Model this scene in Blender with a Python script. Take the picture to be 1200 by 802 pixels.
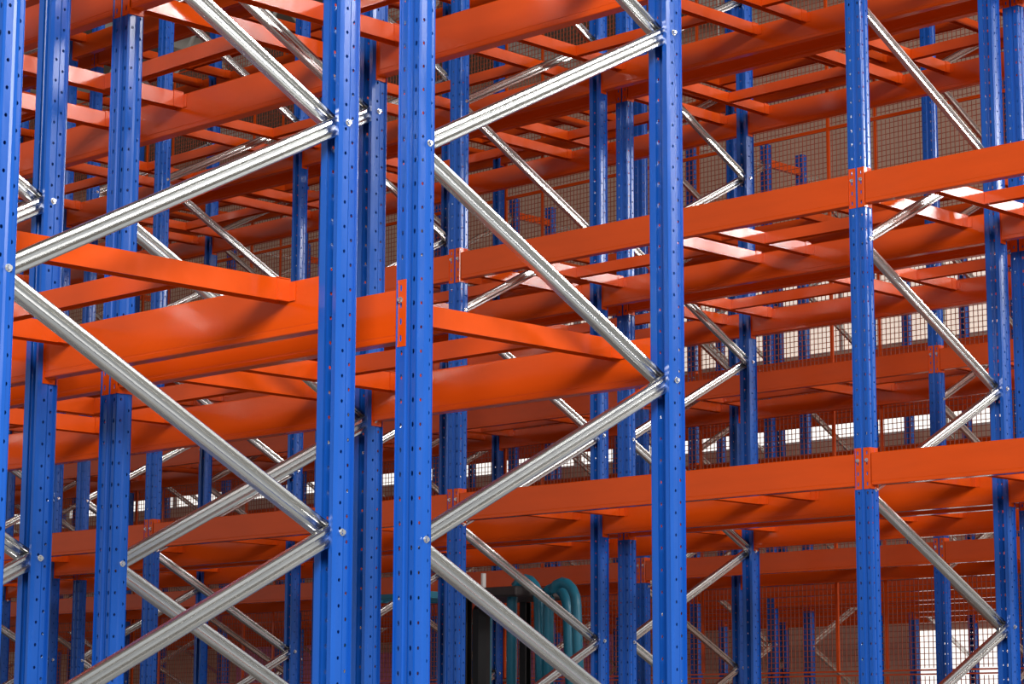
import bpy, bmesh, math, random
from mathutils import Vector, Matrix

random.seed(7)
for o in list(bpy.data.objects):
    bpy.data.objects.remove(o, do_unlink=True)
scene = bpy.context.scene
COL = scene.collection

# ------------------------------------------------------------------ camera
FPX = 2751.5
CAM = Vector((4.56333, -4.26686, 1.42982))
YAW, PITCH, ROLL = 0.7739, 0.16602, 0.00322
Fd = Vector((-math.sin(YAW) * math.cos(PITCH), math.cos(YAW) * math.cos(PITCH), math.sin(PITCH)))
R0 = Vector((math.cos(YAW), math.sin(YAW), 0.0))
U0 = R0.cross(Fd)
Rt = R0 * math.cos(ROLL) + U0 * math.sin(ROLL)
Up = -R0 * math.sin(ROLL) + U0 * math.cos(ROLL)
cd = bpy.data.cameras.new('camera')
cam = bpy.data.objects.new('camera', cd)
COL.objects.link(cam)
cd.sensor_width = 36.0
cd.sensor_fit = 'HORIZONTAL'
cd.lens = FPX / 1200.0 * 36.0
cd.clip_start, cd.clip_end = 0.1, 300
M = Matrix((Rt, Up, -Fd)).transposed().to_4x4()
M.translation = CAM
cam.matrix_world = M
scene.camera = cam

# ------------------------------------------------------------------ light
world = bpy.data.worlds.new('sky')
scene.world = world
world.use_nodes = True
bg = world.node_tree.nodes['Background']
bg.inputs[0].default_value = (0.93, 0.97, 1.0, 1)
bg.inputs[1].default_value = 0.42


def area(name, loc, target, size, energy, col):
    ld = bpy.data.lights.new(name, 'AREA')
    ld.shape = 'RECTANGLE'
    ld.size, ld.size_y = size
    ld.energy = energy
    ld.color = col
    o = bpy.data.objects.new(name, ld)
    COL.objects.link(o)
    o.location = loc
    o.rotation_euler = (Vector(target) - Vector(loc)).to_track_quat('-Z', 'Y').to_euler()
    return o


# daylight from the hall's open side behind the camera, and from the high windows on the right that the bars mirror
area('open_side_daylight_offscreen', (9.5, -9.0, 7.5), (-3.0, 3.0, 3.0), (5.0, 4.0), 2500, (1.0, 0.97, 0.93))
area('window_right_offscreen', (11.0, 8.0, 8.85), (-5.0, 8.0, 8.0), (5.0, 0.9), 900, (1.0, 0.98, 0.96))
area('window_right_end_offscreen', (11.0, 21.0, 8.85), (-5.0, 10.0, 6.0), (7.0, 0.9), 1000, (1.0, 0.98, 0.96))
vs = scene.view_settings
vs.view_transform = 'Standard'
vs.look = 'None'
vs.exposure = -0.06
vs.gamma = 1.0
vs.use_curve_mapping = False


def visible(pts, margin=110):
    """True when the box of projected points touches the frame."""
    xs, ys = [], []
    for p in pts:
        v = Vector(p) - CAM
        z = v.dot(Fd)
        if z < 0.2:
            continue
        xs.append(600 + FPX * v.dot(Rt) / z)
        ys.append(401 - FPX * v.dot(Up) / z)
    if not xs:
        return False
    return max(xs) > -margin and min(xs) < 1200 + margin and max(ys) > -margin and min(ys) < 802 + margin


# ------------------------------------------------------------------ materials
def mat(name, col, rough=0.4, metal=0.0, noise=0.0, nscale=8.0, rnoise=0.0, bump=0.0, stretch=(1, 1, 1), spec=0.5, coat=0.0):
    m = bpy.data.materials.new(name)
    m.use_nodes = True
    nt = m.node_tree
    b = nt.nodes['Principled BSDF']
    b.inputs['Base Color'].default_value = (*col, 1)
    b.inputs['Roughness'].default_value = rough
    b.inputs['Metallic'].default_value = metal
    b.inputs['Specular IOR Level'].default_value = spec
    b.inputs['Coat Weight'].default_value = coat
    b.inputs['Coat Roughness'].default_value = 0.12
    if noise or rnoise or bump:
        tc = nt.nodes.new('ShaderNodeTexCoord')
        mp = nt.nodes.new('ShaderNodeMapping')
        mp.inputs['Scale'].default_value = stretch
        nz = nt.nodes.new('ShaderNodeTexNoise')
        nz.inputs['Scale'].default_value = nscale
        nz.inputs['Detail'].default_value = 4
        nt.links.new(tc.outputs['Object'], mp.inputs[0])
        nt.links.new(mp.outputs[0], nz.inputs['Vector'])
        if noise:
            mx = nt.nodes.new('ShaderNodeMix')
            mx.data_type = 'RGBA'
            mx.inputs[6].default_value = (*[c * (1 - noise) for c in col], 1)
            mx.inputs[7].default_value = (*[min(1, c * (1 + noise)) for c in col], 1)
            nt.links.new(nz.outputs['Fac'], mx.inputs[0])
            nt.links.new(mx.outputs[2], b.inputs['Base Color'])
        if rnoise:
            mr = nt.nodes.new('ShaderNodeMapRange')
            mr.inputs['From Min'].default_value = 0.3
            mr.inputs['From Max'].default_value = 0.7
            mr.inputs['To Min'].default_value = max(0.03, rough - rnoise)
            mr.inputs['To Max'].default_value = rough + rnoise
            nt.links.new(nz.outputs['Fac'], mr.inputs[0])
            nt.links.new(mr.outputs[0], b.inputs['Roughness'])
        if bump:
            bp = nt.nodes.new('ShaderNodeBump')
            bp.inputs['Strength'].default_value = bump
            bp.inputs['Distance'].default_value = 0.004
            nt.links.new(nz.outputs['Fac'], bp.inputs['Height'])
            nt.links.new(bp.outputs[0], b.inputs['Normal'])
    return m


ORANGE = mat('orange_powder_coat', (0.74, 0.080, 0.004), 0.16, noise=0.10, nscale=3.0, rnoise=0.05, bump=0.06, stretch=(1, 6, 6), spec=0.32)
BLUE = mat('blue_powder_coat', (0.008, 0.098, 0.48), 0.22, noise=0.10, nscale=5.0, rnoise=0.06, bump=0.02, stretch=(6, 6, 1))
ZINC = mat('galvanised_steel', (0.68, 0.68, 0.665), 0.26, metal=1.0, noise=0.06, nscale=14.0, rnoise=0.04, stretch=(0.15, 2, 2))
BOLT = mat('zinc_bolt', (0.78, 0.79, 0.80), 0.25, metal=1.0)
WIRE = mat('orange_mesh_wire', (0.42, 0.085, 0.035), 0.5)
CONCRETE = mat('floor_concrete', (0.30, 0.29, 0.27), 0.55, noise=0.2, nscale=1.5)
WALL = mat('tan_wall_panel', (0.74, 0.52, 0.40), 0.7, noise=0.12, nscale=0.8, stretch=(3, 1, 0.3))
ROOF = mat('roof_sheet', (0.20, 0.17, 0.14), 0.6, noise=0.15, nscale=2.0)
STEEL = mat('roof_steel', (0.55, 0.54, 0.50), 0.5)
WHITE = mat('window_frame_white', (0.75, 0.73, 0.70), 0.5)
TEAL = mat('teal_paint', (0.02, 0.22, 0.34), 0.35, noise=0.15, nscale=12)
BLACK = mat('black_rubber', (0.012, 0.012, 0.014), 0.5)
PINK = mat('pink_board', (0.85, 0.30, 0.62), 0.6)


def lampmat(name, col, s):
    m = bpy.data.materials.new(name)
    m.use_nodes = True
    b = m.node_tree.nodes['Principled BSDF']
    b.inputs['Base Color'].default_value = (*col, 1)
    b.inputs['Emission Color'].default_value = (*col, 1)
    b.inputs['Emission Strength'].default_value = s
    return m


PANE = lampmat('frosted_pane_daylit', (0.95, 0.80, 0.68), 0.75)
PANE_B = lampmat('clear_pane_daylit', (1.0, 0.97, 0.92), 1.1)
TUBE = lampmat('lit_tube', (1.0, 0.98, 0.94), 4.0)

# ------------------------------------------------------------------ helpers


def bm_box(bm, x0, x1, y0, y1, z0, z1, mx=None):
    vs_ = [bm.verts.new((x, y, z)) for z in (z0, z1) for x, y in ((x0, y0), (x1, y0), (x1, y1), (x0, y1))]
    if mx is not None:
        for v in vs_:
            v.co = mx @ v.co
    for f in ((3, 2, 1, 0), (4, 5, 6, 7), (0, 1, 5, 4), (1, 2, 6, 5), (2, 3, 7, 6), (3, 0, 4, 7)):
        bm.faces.new([vs_[i] for i in f])


def bm_prism(bm, poly, axis, a, b):
    """closed polygon in the two other axes, pushed along axis from a to b"""
    def co(u, v, t):
        return {'x': (t, u, v), 'y': (u, t, v), 'z': (u, v, t)}[axis]
    A = [bm.verts.new(co(u, v, a)) for u, v in poly]
    B = [bm.verts.new(co(u, v, b)) for u, v in poly]
    n = len(poly)
    for i in range(n):
        bm.faces.new((A[i], A[(i + 1) % n], B[(i + 1) % n], B[i]))
    bm.faces.new(A[::-1])
    bm.faces.new(B)


def bm_tube(bm, pts, r, n=8):
    rings = []
    for i, p in enumerate(pts):
        p = Vector(p)
        d = (Vector(pts[min(i + 1, len(pts) - 1)]) - Vector(pts[max(i - 1, 0)])).normalized()
        a = d.cross(Vector((0, 0, 1)) if abs(d.z) < 0.9 else Vector((1, 0, 0))).normalized()
        b = d.cross(a)
        rings.append([bm.verts.new(p + (a * math.cos(t) + b * math.sin(t)) * r) for t in [2 * math.pi * k / n for k in range(n)]])
    for A, B in zip(rings, rings[1:]):
        for k in range(n):
            bm.faces.new((A[k], A[(k + 1) % n], B[(k + 1) % n], B[k]))
    bm.faces.new(rings[0][::-1])
    bm.faces.new(rings[-1])


def finish(name, bm, material, smooth=False, bevel=0.0):
    if bevel:
        bmesh.ops.bevel(bm, geom=[e for e in bm.edges], offset=bevel, segments=1, affect='EDGES', clamp_overlap=True)
    bmesh.ops.recalc_face_normals(bm, faces=bm.faces)
    me = bpy.data.meshes.new(name)
    bm.to_mesh(me)
    bm.free()
    me.materials.append(material)
    if smooth:
        for p in me.polygons:
            p.use_smooth = True
    return me


def obj(name, me, parent=None, loc=(0, 0, 0), rot=(0, 0, 0)):
    o = bpy.data.objects.new(name, me)
    COL.objects.link(o)
    o.parent = parent
    o.location = loc
    o.rotation_euler = rot
    return o


def thing(name, label, cat, loc=(0, 0, 0), rz=0.0, group=None):
    o = bpy.data.objects.new(name, None)
    COL.objects.link(o)
    o.empty_display_size = 0.1
    o.location = loc
    o.rotation_euler = (0, 0, rz)
    tag(o, label, cat, group)
    return o


def tag(o, label, cat, group=None):
    o['label'] = label
    o['category'] = cat
    if group:
        o['group'] = group
    return o


def struct(name, me, loc=(0, 0, 0), label=None):
    o = obj(name, me, None, loc)
    o['kind'] = 'structure'
    if label:
        o['label'] = label
    return o


# ------------------------------------------------------------------ rack dimensions (metres)
W, D_ = 0.084, 0.055          # upright section: width along the row, depth
PITCH_H = 0.066               # perforation pitch
HB = 0.1436                   # beam height
BT = 0.046                    # beam thickness


def strip(bm, p, q, H, hole=None, z0=0.0, pitch=PITCH_H):
    """a flat sheet strip between plan points p and q; hole = (a, b, phase) makes one column of punched holes"""
    p, q = Vector((p[0], p[1], 0)), Vector((q[0], q[1], 0))
    if hole is None:
        v = [bm.verts.new(p + Vector((0, 0, z0))), bm.verts.new(q + Vector((0, 0, z0))), bm.verts.new(q + Vector((0, 0, z0 + H))), bm.verts.new(p + Vector((0, 0, z0 + H)))]
        bm.faces.new(v)
        return
    a, b, ph = hole
    L = (q - p).length
    u = (q - p) / L
    n = int(H / pitch)
    zs = z0 + (H - n * pitch) * 0.5
    top = z0 + H
    if ph:
        zs += ph * pitch
        n -= 1
    for lo, hi in ((z0, zs), (zs + n * pitch, top)):
        v = [p + Vector((0, 0, lo)), q + Vector((0, 0, lo)), q + Vector((0, 0, hi)), p + Vector((0, 0, hi))]
        bm.faces.new([bm.verts.new(c) for c in v])
    prev = None
    for k in range(n):
        lo = zs + k * pitch
        mid = lo + pitch / 2
        hi = lo + pitch
        out = [(0, lo), (L / 2, lo), (L, lo), (L, mid), (L, hi), (L / 2, hi), (0, hi), (0, mid)]
        O = []
        for i, (s, z) in enumerate(out):
            if prev is not None and i < 3:
                O.append(prev[i])
            else:
                O.append(bm.verts.new(p + u * s + Vector((0, 0, z))))
        prev = (O[6], O[5], O[4])
        Hh = []
        for s, z in ((-.72, -.72), (0, -1), (.72, -.72), (1, 0), (.72, .72), (0, 1), (-.72, .72), (-1, 0)):
            Hh.append(bm.verts.new(p + u * (L / 2 + s * a) + Vector((0, 0, mid + z * b))))
        for i in range(8):
            j = (i + 1) % 8
            bm.faces.new((O[i], O[j], Hh[j], Hh[i]))


def post_mesh(H):
    """perforated open channel: web at y=0 facing -y, lips at y=D_"""
    bm = bmesh.new()
    w = W / 2
    i = w - 0.0035
    lip = 0.027
    F = (0.0046, 0.0075, 0)
    S1 = (0.0043, 0.0050, 0)
    S2 = (0.0043, 0.0050, 0.5)
    for s in (-1, 1):
        strip(bm, (s * 0.006, 0.007), (s * 0.010, 0), H)
        strip(bm, (s * 0.010, 0), (s * (i - 0.004), 0), H, F)
        strip(bm, (s * (i - 0.004), 0), (s * (i - 0.001), 0.001), H)
        strip(bm, (s * (i - 0.001), 0.001), (s * i, 0.004), H)
        strip(bm, (s * i, 0.004), (s * i, 0.024), H, S1)
        strip(bm, (s * i, 0.024), (s * w, 0.030), H)
        strip(bm, (s * w, 0.030), (s * w, D_ - 0.004), H, S2)
        strip(bm, (s * w, D_ - 0.004), (s * (w - 0.001), D_ - 0.001), H)
        strip(bm, (s * (w - 0.001), D_ - 0.001), (s * (w - 0.004), D_), H)
        strip(bm, (s * (w - 0.004), D_), (s * (w - lip), D_), H)
    strip(bm, (-0.006, 0.007), (0.006, 0.007), H)
    bmesh.ops.remove_doubles(bm, verts=bm.verts, dist=0.0002)
    bmesh.ops.recalc_face_normals(bm, faces=bm.faces)
    # give the sheet its thickness, inwards
    bmesh.ops.solidify(bm, geom=bm.faces[:], thickness=0.0022)
    return finish('upright_post', bm, BLUE)


def brace_mesh(L):
    """lipped C channel along x, open towards +z (turned to face +X of the row)"""
    bm = bmesh.new()
    h, dp, t = 0.024, 0.024, 0.0022
    r = 0.007
    half = [(0.0, dp - 0.010), (0.0055, dp - 0.0098), (0.0075, dp - 0.008), (0.0095, dp - 0.0015), (0.0125, dp)]
    half += [(h - r + r * math.sin(a), dp - r + r * math.cos(a)) for a in [k * math.pi / 8 for k in range(1, 5)]]
    half += [(h, 0.0)]
    inner = [(h - t, 0.0), (h - t, dp - r), (h - r, dp - t - 0.001), (0.0125, dp - t - 0.0005), (0.007, dp - 0.0112), (0.0, dp - 0.0120)]
    poly = half + inner + [(-x, y) for x, y in inner[::-1][1:]] + [(-x, y) for x, y in half[::-1][:-1]]
    bm_prism(bm, poly, 'x', -L / 2, L / 2)
    return finish('brace', bm, ZINC)


def bolt_mesh(r=0.0065, t=0.010):
    bm = bmesh.new()
    bm_prism(bm, [(r * 1.5 * math.cos(k * math.pi / 5), r * 1.5 * math.sin(k * math.pi / 5)) for k in range(10)], 'x', 0, t * 0.25)
    bm_prism(bm, [(r * math.cos(k * math.pi / 3), r * math.sin(k * math.pi / 3)) for k in range(6)], 'x', t * 0.25, t)
    return finish('bolt', bm, BOLT)


def beam_mesh(L):
    bm = bmesh.new()
    h, t = HB, BT
    g = 0.0010
    poly = [(0.003, -h), (t - 0.003, -h), (t - 0.001, -h + 0.001), (t, -h + 0.003), (t, -h * 0.90), (t - g, -h * 0.885), (t - g, -h * 0.87), (t, -h * 0.855),
            (t, -0.004), (t - 0.001, -0.001), (t - 0.004, 0), (0.004, 0), (0.001, -0.001), (0, -0.004), (0, -h * 0.865), (g, -h * 0.88), (g, -h * 0.895), (0, -h * 0.91), (0, -h + 0.003), (0.001, -h + 0.001)]
    bm_prism(bm, poly, 'x', -L / 2, L / 2)
    return finish('beam_body', bm, ORANGE)


def connector_mesh():
    """L plate at the right end of a beam: origin on the beam's end, top of the beam"""
    bm = bmesh.new()
    z0, H = -0.160, 0.184
    strip(bm, (0.0, -0.0035), (0.037, -0.0035), H, (0.0045, 0.010, 0), z0, 0.046)
    strip(bm, (0.0, -0.0035), (0.0, 0.050), H, None, z0)
    bmesh.ops.remove_doubles(bm, verts=bm.verts, dist=0.0002)
    bmesh.ops.recalc_face_normals(bm, faces=bm.faces)
    bmesh.ops.solidify(bm, geom=bm.faces[:], thickness=0.0032)
    return finish('connector', bm, ORANGE)


def bar_mesh(L):
    """pallet support bar along y: inverted channel 40 x 50 mm"""
    bm = bmesh.new()
    w, h, t = 0.023, 0.060, 0.003
    bm_prism(bm, [(-w, -h), (-w + t, -h), (-w + t, -t), (w - t, -t), (w - t, -h), (w, -h), (w, -0.001), (w - 0.001, 0), (-w + 0.001, 0), (-w, -0.001)], 'y', 0, L)
    return finish('bar', bm, ORANGE)


def bracket_mesh():
    """end bracket at y=0 hooking over the beam: sleeve and flange"""
    bm = bmesh.new()
    bm_box(bm, 0.0232, 0.0262, 0.0, 0.045, -0.059, -0.001)
    bm_box(bm, -0.0262, -0.0232, 0.0, 0.045, -0.059, -0.001)
    bm_box(bm, 0.0262, 0.048, 0.0005, 0.004, -0.059, -0.009)
    bm_box(bm, -0.0262, 0.0262, 0.0005, 0.045, 0.0004, 0.003)
    return finish('end_bracket', bm, ORANGE)


def tie_mesh(L):
    bm = bmesh.new()
    w, h, t = 0.020, 0.056, 0.003
    bm_prism(bm, [(-w, -h), (-w + t, -h), (-w + t, -t), (w - t, -t), (w - t, -h), (w, -h), (w, 0), (-w, 0)], 'x', -L / 2, L / 2)
    return finish('tie_bar', bm, ORANGE)


def plate_mesh():
    bm = bmesh.new()
    bm_box(bm, -0.075, 0.075, -0.03, 0.10, 0, 0.008)
    return finish('base_plate', bm, BLUE)


CACHE = {}


def cached(fn, *a):
    k = (fn.__name__, *[round(x, 4) for x in a])
    if k not in CACHE:
        CACHE[k] = fn(*a)
    return CACHE[k]


# ------------------------------------------------------------------ builders of the rack's things
def frame(X, Y, D, H, nodes, label, group=None, top=None):
    """upright frame: two posts, zigzag braces, bolts. nodes = [(side, z), ...] upwards"""
    t = thing('upright_frame', label, 'rack frame', (X, Y, 0), 0, group)
    pm = cached(post_mesh, H)
    for y, rz in ((0, 0), (D, math.pi)):
        p = obj('post', pm, t, (0, y, 0.008), (0, 0, rz))
        obj('base_plate', cached(plate_mesh), p, (0, 0, -0.008))
    pts = [(D_ * 0.62 if s == 'f' else D - D_ * 0.62, z) for s, z in nodes]
    for k, ((y0, z0), (y1, z1)) in enumerate(zip(pts, pts[1:])):
        L = math.hypot(y1 - y0, z1 - z0) + 0.022
        up = z1 > z0
        a = math.atan2(z1 - z0, y1 - y0)
        b = obj('brace', cached(brace_mesh, L), t)
        # local x -> along the brace in the frame's plane, local z -> +X of the row
        ex = Vector((0, math.cos(a), math.sin(a)))
        ez = Vector((1, 0, 0))
        ey = ez.cross(ex)
        m = Matrix((ex, ey, ez)).transposed().to_4x4()
        off = -0.025 if k % 2 else 0.001
        m.translation = Vector((off, (y0 + y1) / 2, (z0 + z1) / 2))
        b.matrix_local = m
    if top:
        b = obj('brace', cached(brace_mesh, D - D_), t)
        m = Matrix(((0, 1, 0), (0, 0, 1), (1, 0, 0))).transposed().to_4x4()
        m.translation = Vector((-0.012, D / 2, top))
        b.matrix_local = m
    bo = cached(bolt_mesh)
    for y, z in pts:
        if visible([(X, Y + y, z)], 40):
            obj('bolt', bo, t, (W / 2, y, z))
    return t


def beam(X0, X1, Y, z, side, label, group=None):
    xm = (X0 + X1) / 2
    L = X1 - X0 - W - 0.002
    if not visible([(X0, Y, z), (X1, Y, z), (X0, Y, z - .16), (X1, Y, z - .16), (xm, Y, z)], 60):
        return None
    t = thing('load_beam', label, 'rack beam', (xm, Y, z), 0 if side == 'f' else math.pi, group)
    t['kind'] = 'thing'
    obj('beam_body', cached(beam_mesh, L - 0.007), t)
    cm = cached(connector_mesh)
    for s in (-1, 1):
        c = obj('connector', cm, t, (s * L / 2, 0, 0))
        if s < 0:
            c.scale = (-1, 1, 1)
        if visible([t.matrix_basis @ Vector((s * L / 2, 0, 0))], 30):
            obj('locking_bolt', cached(bolt_mesh, 0.006, 0.010), c, (0.0185, -0.0035, -0.032), (0, 0, -math.pi / 2))
    return t


def support_bar(X, Y, D, z, label, group=None):
    if not visible([(X, Y, z), (X, Y + D, z)], 60):
        return None
    t = thing('pallet_support_bar', label, 'support bar', (X, Y + BT, z), 0, group)
    L = D - 2 * BT - 0.001
    obj('bar', cached(bar_mesh, L), t)
    obj('end_bracket', cached(bracket_mesh), t, (0, 0, 0))
    e = obj('end_bracket', cached(bracket_mesh), t, (0, L, 0))
    e.scale = (1, -1, 1)
    return t


def tie_bar(X0, X1, Y, z, label, group=None):
    if not visible([(X0, Y, z), (X1, Y, z)], 60):
        return None
    o = obj('tie_bar', cached(tie_mesh, X1 - X0 - 0.049), None, ((X0 + X1) / 2, Y, z))
    return tag(o, label, 'tie bar', group)


# ------------------------------------------------------------------ the setting
YW = 17.0
XL = -34.0
XR = 5.0
ZR = 10.0
b = bmesh.new()
bm_box(b, -45, 25, -25, 30, -0.2, 0.0)
struct('floor', finish('floor', b, CONCRETE), label='grey concrete floor of the hall')
# far wall with two bands of windows and a doorway, made of solid pieces around the openings
A0, A1 = 5.70, 6.80       # upper window band
B0, B1 = 4.71, 4.90       # lower strip band
DX0, DX1, DZ = -10.15, -7.6, 2.56
b = bmesh.new()
for x0, x1, z0, z1 in ((XL, XR, A1, ZR), (XL, XR, B1, A0), (XL, XR, DZ, B0), (XL, DX0, 0, DZ), (DX1, XR, 0, DZ)):
    bm_box(b, x0, x1, YW, YW + 0.2, z0, z1)
wall = struct('wall_far', finish('wall_far', b, WALL), label='tan sheet wall at the far side of the hall')
n = 0
for z0, z1, px in ((A0, A1, 0.9), (B0, B1, 1.5)):
    x = XL
    while x < XR:
        if visible([(x, YW, z0), (x + 2.7, YW, z1)], 80):
            n += 1
            b = bmesh.new()
            x1 = x + 2.7
            fr = 0.05
            bm_box(b, x, x1, YW + 0.02, YW + 0.10, z0, z0 + fr * 0.6)
            bm_box(b, x, x + fr, YW + 0.02, YW + 0.10, z0 + fr * 0.6, z1)
            bm_box(b, x1 - fr, x1, YW + 0.02, YW + 0.10, z0 + fr * 0.6, z1)
            if z1 - z0 > 0.5:
                bm_box(b, x + 1.35 - fr / 2, x + 1.35 + fr / 2, YW + 0.02, YW + 0.10, z0 + fr * 0.6, z1)
            wo = struct('window_%d' % n, finish('window', b, WHITE))
            for h in ((0, 1) if z1 - z0 > 0.5 else (0,)):
                b = bmesh.new()
                wd = 1.35 if z1 - z0 > 0.5 else 2.7
                bm_box(b, x + h * wd + 0.03, x + (h + 1) * wd - 0.03, YW + 0.05, YW + 0.06, z0 + 0.02, z1)
                obj('pane', finish('pane', b, PANE if z1 - z0 > 0.5 else PANE_B), wo)
        x += 2.7
b = bmesh.new()
bm_box(b, DX0, DX1, YW + 0.08, YW + 0.11, 0.0, DZ)
struct('door_1', finish('door', b, PANE_B), label='bright daylit doorway in the far wall')
b = bmesh.new()
bm_box(b, XL, XL + 0.2, -2, YW, 0, ZR)
struct('wall_left', finish('wall_left', b, WALL), label='tan sheet wall closing the row ends')
b = bmesh.new()
bm_box(b, XL, 9.0, -6.0, YW + 0.2, ZR, ZR + 0.12)
struct('ceiling', finish('ceiling', b, ROOF), label='dark corrugated roof sheet')
# roof trusses and purlins
for k, y in enumerate((4.0, 8.0, 12.0)):
    t = thing('roof_truss', 'pale steel lattice truss under the dark roof', 'truss', (0, y, 8.6), 0, 'roof trusses')
    for z in (0.0, 0.9):
        b = bmesh.new()
        bm_box(b, XL + 0.3, XR, -0.06, 0.06, z, z + 0.1)
        obj('chord', finish('chord', b, STEEL), t)
    b = bmesh.new()
    x = XL + 0.3
    f = 1
    while x < XR - 1:
        bm_tube(b, [(x, 0, 0.05 if f > 0 else 0.95), (x + 0.75, 0, 0.95 if f > 0 else 0.05)], 0.025, 5)
        x += 0.75
        f = -f
    obj('lattice', finish('lattice', b, STEEL), t)
b = bmesh.new()
bm_box(b, -0.06, 0.06, 1.6, YW - 0.02, 0, 0.2)
pur = finish('purlin', b, STEEL)
for k in range(13):
    x = XL + 1.5 + k * 2.9
    if visible([(x, 4, 9.75), (x, YW, 9.75)], 60):
        tag(obj('roof_purlin', pur, None, (x, 0, 9.78)), 'grey steel purlin running under the roof sheet', 'purlin', 'roof purlins')


def strip_light(x, y, z, L=1.5):
    t = thing('strip_light', 'lit tube light in a dark housing hung below the roof truss', 'light', (x, y, z), 0, 'strip lights')
    b = bmesh.new()
    bm_prism(b, [(-0.09, 0.05), (0.09, 0.05), (0.04, 0.09), (-0.04, 0.09)], 'x', -L / 2, L / 2)
    obj('housing', finish('housing', b, BLACK), t)
    b = bmesh.new()
    bm_tube(b, [(-L / 2 + 0.04, 0, 0.025), (L / 2 - 0.04, 0, 0.025)], 0.024, 8)
    obj('tube', finish('tube', b, TUBE), t)
    for s in (-L / 3, L / 3):
        b = bmesh.new()
        bm_tube(b, [(s, 0, 0.09), (s, 0, 8.6 - z)], 0.006, 5)
        obj('hanger', finish('hanger', b, STEEL), t)


strip_light(-8.95, 12.0, 7.5, 0.8)

# ------------------------------------------------------------------ the racks
P1, P3 = 1.34135, 2.59304
D1, D3 = 1.1, 1.15205
Y1, Y2 = -1.32921, 0.0
Y3 = 1.1 + 3.10491
Y4 = Y3 + D3 + 0.17721
XD = -1.54427
ROW = {1: 'fifth row from mesh screen', 2: 'fourth row from mesh screen', 3: 'third row from mesh screen',
       4: 'second row from mesh screen', 5: 'row against mesh screen', 6: 'first row behind mesh screen', 7: 'second row behind mesh screen'}
FACE = {'f': 'open side', 'r': 'screen side'}


def fill_bay(row, X0, X1, Y, D, levels, bars, bayname, lvln):
    for z, ln in zip(levels, lvln):
        for s in 'fr':
            beam(X0, X1, Y if s == 'f' else Y + D, z, s,
                 f'orange load beam, {ln} level, {bayname}, {FACE[s]} of {ROW[row]}',
                 f'{ln} beams on the {FACE[s]} of the {ROW[row]}')
        for k, x in enumerate(bars):
            support_bar(x, Y, D, z + 0.004, f'orange pallet support bar, {ln} level, {bayname}, {ROW[row]}', f'{ln} level support bars, {bayname}, {ROW[row]}')
        for a, c in zip(bars[::2], bars[1::2]):
            tie_bar(a, c, Y + D * 0.645, z + 0.003, f'orange tie between support bars, {ln} level, {bayname}, {ROW[row]}', f'{ln} level tie bars, {bayname}, {ROW[row]}')


def zig(first, z0, step, n):
    s = first
    out = []
    for k in range(n):
        out.append((s, z0 + k * step))
        s = 'r' if s == 'f' else 'f'
    return out


# rows 1 and 2 (double rack that ends with a narrow bay)
ST = 0.5415
XA = [0.0, -P1, -P1 - 2.58]
for k, X in enumerate(XA):
    nm = ('at the open row end', 'between narrow and wide bays', 'at far end of wide bay')[k]
    if k < 2:
        frame(X, Y1, D1, 6.0, zig('f', 2.484 - 4 * ST, ST, 10), f'blue upright frame, galvanised braces, {nm}, {ROW[1]}')
    frame(X, Y2, D1, 6.0, zig('f', 1.942 - 2 * ST, ST, 9), f'blue upright frame, galvanised braces, {nm}, {ROW[2]}')
frame(XA[2], Y1, D1, 6.0, zig('f', 2.484 - 4 * ST, ST, 10), f'blue upright frame, galvanised braces, {nm}, {ROW[1]}')
LV1 = [2.62413, 3.83585]
for row, Y in ((1, Y1), (2, Y2)):
    fill_bay(row, -P1, 0, Y, D1, LV1, [-P1 + 0.155, -0.19], 'narrow bay', ['lower', 'upper'])
    x1 = -P1
    fill_bay(row, XA[2], x1, Y, D1, LV1, [-3.74, -2.85, -2.415, -1.52], 'wide bay', ['lower', 'upper'])

# rows 3 and 4
LV3 = [2.6658, 3.93819, 5.185, 6.43]
LN = ['lowest', 'second', 'third', 'top']
ST3 = 0.565
for row, Y in ((3, Y3), (4, Y4)):
    xs = [XD + k * P3 for k in (1, 0, -1, -2, -3, -4)]
    for X in xs:
        if visible([(X, Y, 2), (X, Y, 6), (X, Y + D3, 2), (X, Y + D3, 6)], 700):
            frame(X, Y, D3, 7.8, zig('f' if row == 3 else 'r', 2.505 - 4 * ST3, ST3, 12),
                  f'blue upright frame, galvanised braces, between bays of {ROW[row]}', f'upright frames of the {ROW[row]}')
    for a, c in zip(xs[1:], xs):
        fill_bay(row, a, c, Y, D3, LV3, [a + 0.18, a + 1.15, a + 1.475, a + 2.43], 'wide bay', LN)

# row 5, against the mesh screen
Y5, X5 = 8.7, -4.19
LV5 = [2.69, 3.97, 5.22, 6.45]
xs = [X5 + k * P3 for k in (1, 0, -1, -2, -3, -4, -5)]
for X in xs:
    if visible([(X, Y5, 2), (X, Y5, 6), (X, Y5 + D3, 2), (X, Y5 + D3, 6)], 500):
        frame(X, Y5, D3, 7.8, zig('f', 2.505 - 4 * ST3, ST3, 12), f'blue upright frame, galvanised braces, between bays of {ROW[5]}', f'upright frames of the {ROW[5]}')
for a, c in zip(xs[1:], xs):
    fill_bay(5, a, c, Y5, D3, LV5, [a + 0.18, a + 1.15, a + 1.475, a + 2.43], 'wide bay', LN)

# mesh screen behind row 5
YM = Y5 + D3 + 0.05
PW, PH, PITCH_X, PITCH_Z = 1.725, 2.06, 0.038, 0.041


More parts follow.
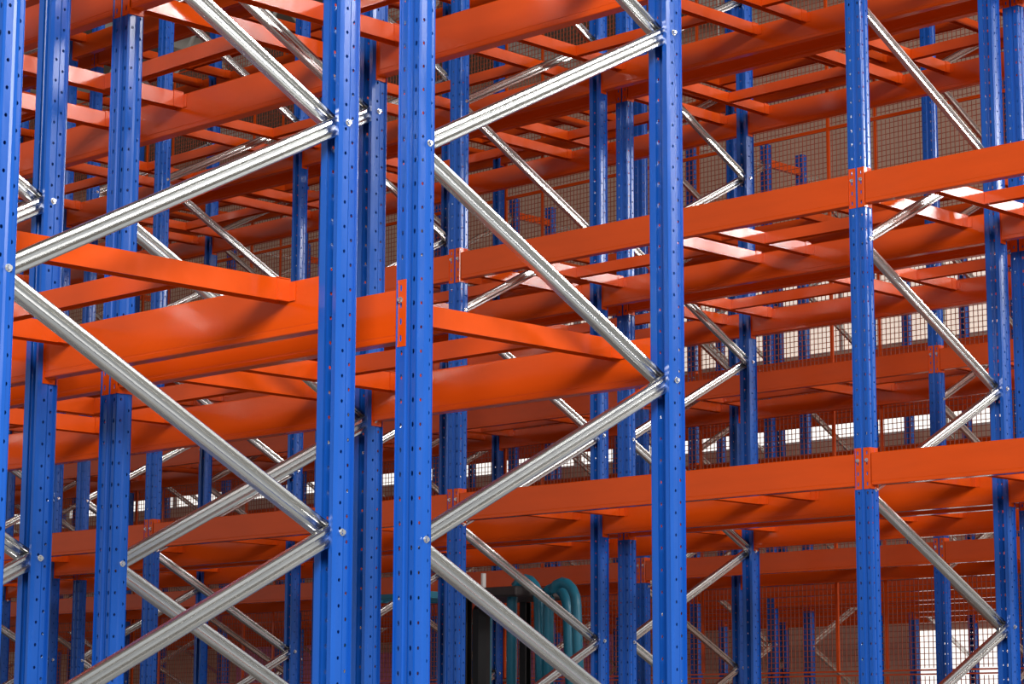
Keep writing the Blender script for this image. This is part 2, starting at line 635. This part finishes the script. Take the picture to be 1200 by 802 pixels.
def wire_mesh():
    bm = bmesh.new()
    r = 0.0023
    x = PITCH_X
    while x < PW - 0.01:
        bm_prism(bm, [(x - r, -r), (x + r, -r), (x + r, r), (x - r, r)], 'z', 0.02, PH - 0.02)
        x += PITCH_X
    z = PITCH_Z
    while z < PH - 0.01:
        bm_prism(bm, [(r, z - r), (3 * r, z - r), (3 * r, z + r), (r, z + r)], 'x', 0.02, PW - 0.02)
        z += PITCH_Z
    return finish('wire_mesh', bm, WIRE)


def panel_frame():
    bm = bmesh.new()
    t = 0.010
    bm_box(bm, 0.0005, 0.011, -t, t, 0, PH)
    bm_box(bm, PW - 0.011, PW - 0.0005, -t, t, 0, PH)
    bm_box(bm, 0.43, 0.452, -t, -0.004, 0.016, PH - 0.016)
    for z in (0, PH - 0.012):
        bm_box(bm, 0.011, PW - 0.011, -t, t, z, z + 0.012)
    return finish('panel_frame', bm, ORANGE)


wm, pf = wire_mesh(), panel_frame()
for i in range(11):
    x = -4.185 + PW - PW * (i + 1)
    for j, ln in enumerate(('bottom', 'second', 'third', 'top')):
        z = -0.17 + j * (PH + 0.002) if j else 0.01
        if visible([(x, YM, z), (x + PW, YM, z + PH), (x, YM, z + PH), (x + PW, YM, z)], 60):
            t = thing('mesh_panel', f'orange framed wire mesh panel in the {ln} tier of the screen', 'mesh panel', (x, YM, z), 0, f'{ln} tier mesh panels')
            if not j:
                t.scale = (1, 1, 0.905)
            obj('panel_frame', pf, t)
            w = obj('wire_mesh', wm, t)
            w['kind'] = 'stuff'

# rows 6 and 7, lower racks behind the screen
X6, P6 = -8.37, 3.2
for row, Y in ((6, 11.2), (7, 12.77)):
    xs = [X6 + k * P6 for k in (1, 0, -1, -2, -3, -4, -5)]
    for X in xs:
        if visible([(X, Y, 2), (X, Y, 6), (X, Y + D1, 2), (X, Y + D1, 6)], 300):
            frame(X, Y, D1, 6.75, zig('f' if row == 6 else 'r', 0.6, ST, 12), f'blue upright frame seen through the mesh, {ROW[row]}', f'upright frames of the {ROW[row]}', 6.58)
    for a, c in zip(xs[1:], xs):
        fill_bay(row, a, c, Y, D1, [2.70, 3.72, 4.52], [], 'wide bay', ['lower', 'middle', 'upper'])


# row spacers tying rows 6 and 7 together
b = bmesh.new()
bm_box(b, -0.02, 0.02, 0, 12.77 - 12.3 - 0.004, 0, 0.07)
spm = finish('row_spacer', b, ORANGE)
for k in range(-5, 1):
    X = X6 + k * P6
    if visible([(X, 12.3, 6.3)], 30):
        for z in (5.2, 6.56):
            tag(obj('row_spacer', spm, None, (X, 12.302, z)), 'short orange spacer joining the two racks behind the mesh screen', 'spacer', 'row spacers behind the screen')

# a last rack row along the far wall
xs = [-6.6 - k * 2.45 for k in range(9)]
for X in xs:
    if visible([(X, 15.4, 2), (X, 15.4, 6), (X, 16.5, 2), (X, 16.5, 6)], 60):
        frame(X, 15.4, D1, 6.75, zig('f', 0.6, ST, 11), 'blue upright frame of the rack row along the tan wall', 'upright frames along the far wall')
for a, c in zip(xs[1:], xs):
    for s_ in 'fr':
        beam(a, c, 15.4 if s_ == 'f' else 16.5, 2.75, s_, f'orange load beam, {FACE[s_]} of rack row along the tan wall', f'{FACE[s_]} beams along the far wall')

# pink boards leaning on the far wall
for x0, x1, z1 in ((-15.9, -14.3, 2.68), (-21.6, -20.0, 2.72), (-18.6, -17.6, 2.5)):
    b = bmesh.new()
    bm_box(b, x0, x1, YW - 0.06, YW - 0.01, 0.0, z1)
    tag(obj('pink_board', finish('pink_board', b, PINK, bevel=0.01)), 'tall pink board standing against the tan wall', 'board', 'pink boards on the wall')

# teal order picker standing in the aisle in front of the row against the mesh screen
t = thing('order_picker', 'teal and black warehouse lift truck in aisle before row against mesh screen', 'lift truck', (-7.35, 7.72, 0))
b = bmesh.new()
bm_box(b, -1.15, 0.25, -0.42, 0.42, 0.16, 1.05)
obj('chassis', finish('chassis', b, TEAL, bevel=0.05), t)
for x in (-0.9, 0.1, 0.95):
    for y in (-0.36, 0.36):
        b = bmesh.new()
        bm_prism(b, [(0.15 * math.cos(a), 0.15 * math.sin(a)) for a in [k * math.pi / 8 for k in range(16)]], 'y', -0.06, 0.06)
        obj('wheel', finish('wheel', b, BLACK), t, (x, y, 0.15))
b = bmesh.new()
bm_box(b, 0.25, 1.15, -0.40, -0.30, 0.08, 0.24)
bm_box(b, 0.25, 1.15, 0.30, 0.40, 0.08, 0.24)
obj('outrigger', finish('outrigger', b, TEAL, bevel=0.015), t)
for y in (-0.3, 0.3):
    b = bmesh.new()
    bm_prism(b, [(0.02, y - 0.03), (0.08, y - 0.03), (0.08, y - 0.02), (0.03, y - 0.02), (0.03, y + 0.02), (0.08, y + 0.02), (0.08, y + 0.03), (0.02, y + 0.03)], 'z', 0.12, 2.38)
    obj('mast_rail', finish('mast_rail', b, BLACK), t)
b = bmesh.new()
bm_box(b, -0.14, 0.56, -0.32, 0.32, 2.38, 2.45)
obj('crosshead', finish('crosshead', b, mat('dark_grease_steel', (0.06, 0.05, 0.05), 0.5, noise=0.4, nscale=20), bevel=0.012), t)
b = bmesh.new()
bm_box(b, -0.17, -0.03, -0.06, 0.06, 1.75, 2.36)
m_ = obj('motor_block', finish('motor_block', b, BLACK, bevel=0.04), t)
b = bmesh.new()
bm_tube(b, [(0.0, 0, 0), (0, 0, 0.06), (0, 0, 0.10)], 0.018, 10)
obj('beacon', finish('beacon', b, WHITE), t, (0.12, -0.2, 2.46))
for x in (-1.1, -0.42):
    for y in (-0.38, 0.38):
        b = bmesh.new()
        bm_tube(b, [(x, y, 1.0), (x, y, 2.2), (x + 0.02, y * 0.97, 2.36), (x + 0.06, y * 0.9, 2.42)], 0.035, 8)
        obj('guard_post', finish('guard_post', b, TEAL, smooth=True), t)
b = bmesh.new()
for k in range(6):
    bm_box(b, -1.1, -0.36, -0.34 + k * 0.13, -0.31 + k * 0.13, 2.41, 2.44)
bm_box(b, -1.12, -1.06, -0.38, 0.38, 2.40, 2.45)
bm_box(b, -0.40, -0.34, -0.38, 0.38, 2.40, 2.45)
obj('overhead_guard', finish('overhead_guard', b, TEAL), t)
for dx, y, zt in ((0.42, -0.22, 2.50), (0.58, -0.10, 2.44), (0.80, -0.25, 2.46)):
    b = bmesh.new()
    pts = [(dx, y, 0.9), (dx, y, zt - 0.18)] + [(dx + 0.13 - 0.13 * math.cos(a), y, zt - 0.16 + 0.16 * math.sin(a)) for a in [k * math.pi / 8 for k in range(9)]] + [(dx + 0.27, y, zt - 0.4), (dx + 0.32, y, 1.2)]
    bm_tube(b, pts, 0.036, 8)
    obj('hose', finish('hose', b, TEAL, smooth=True), t)
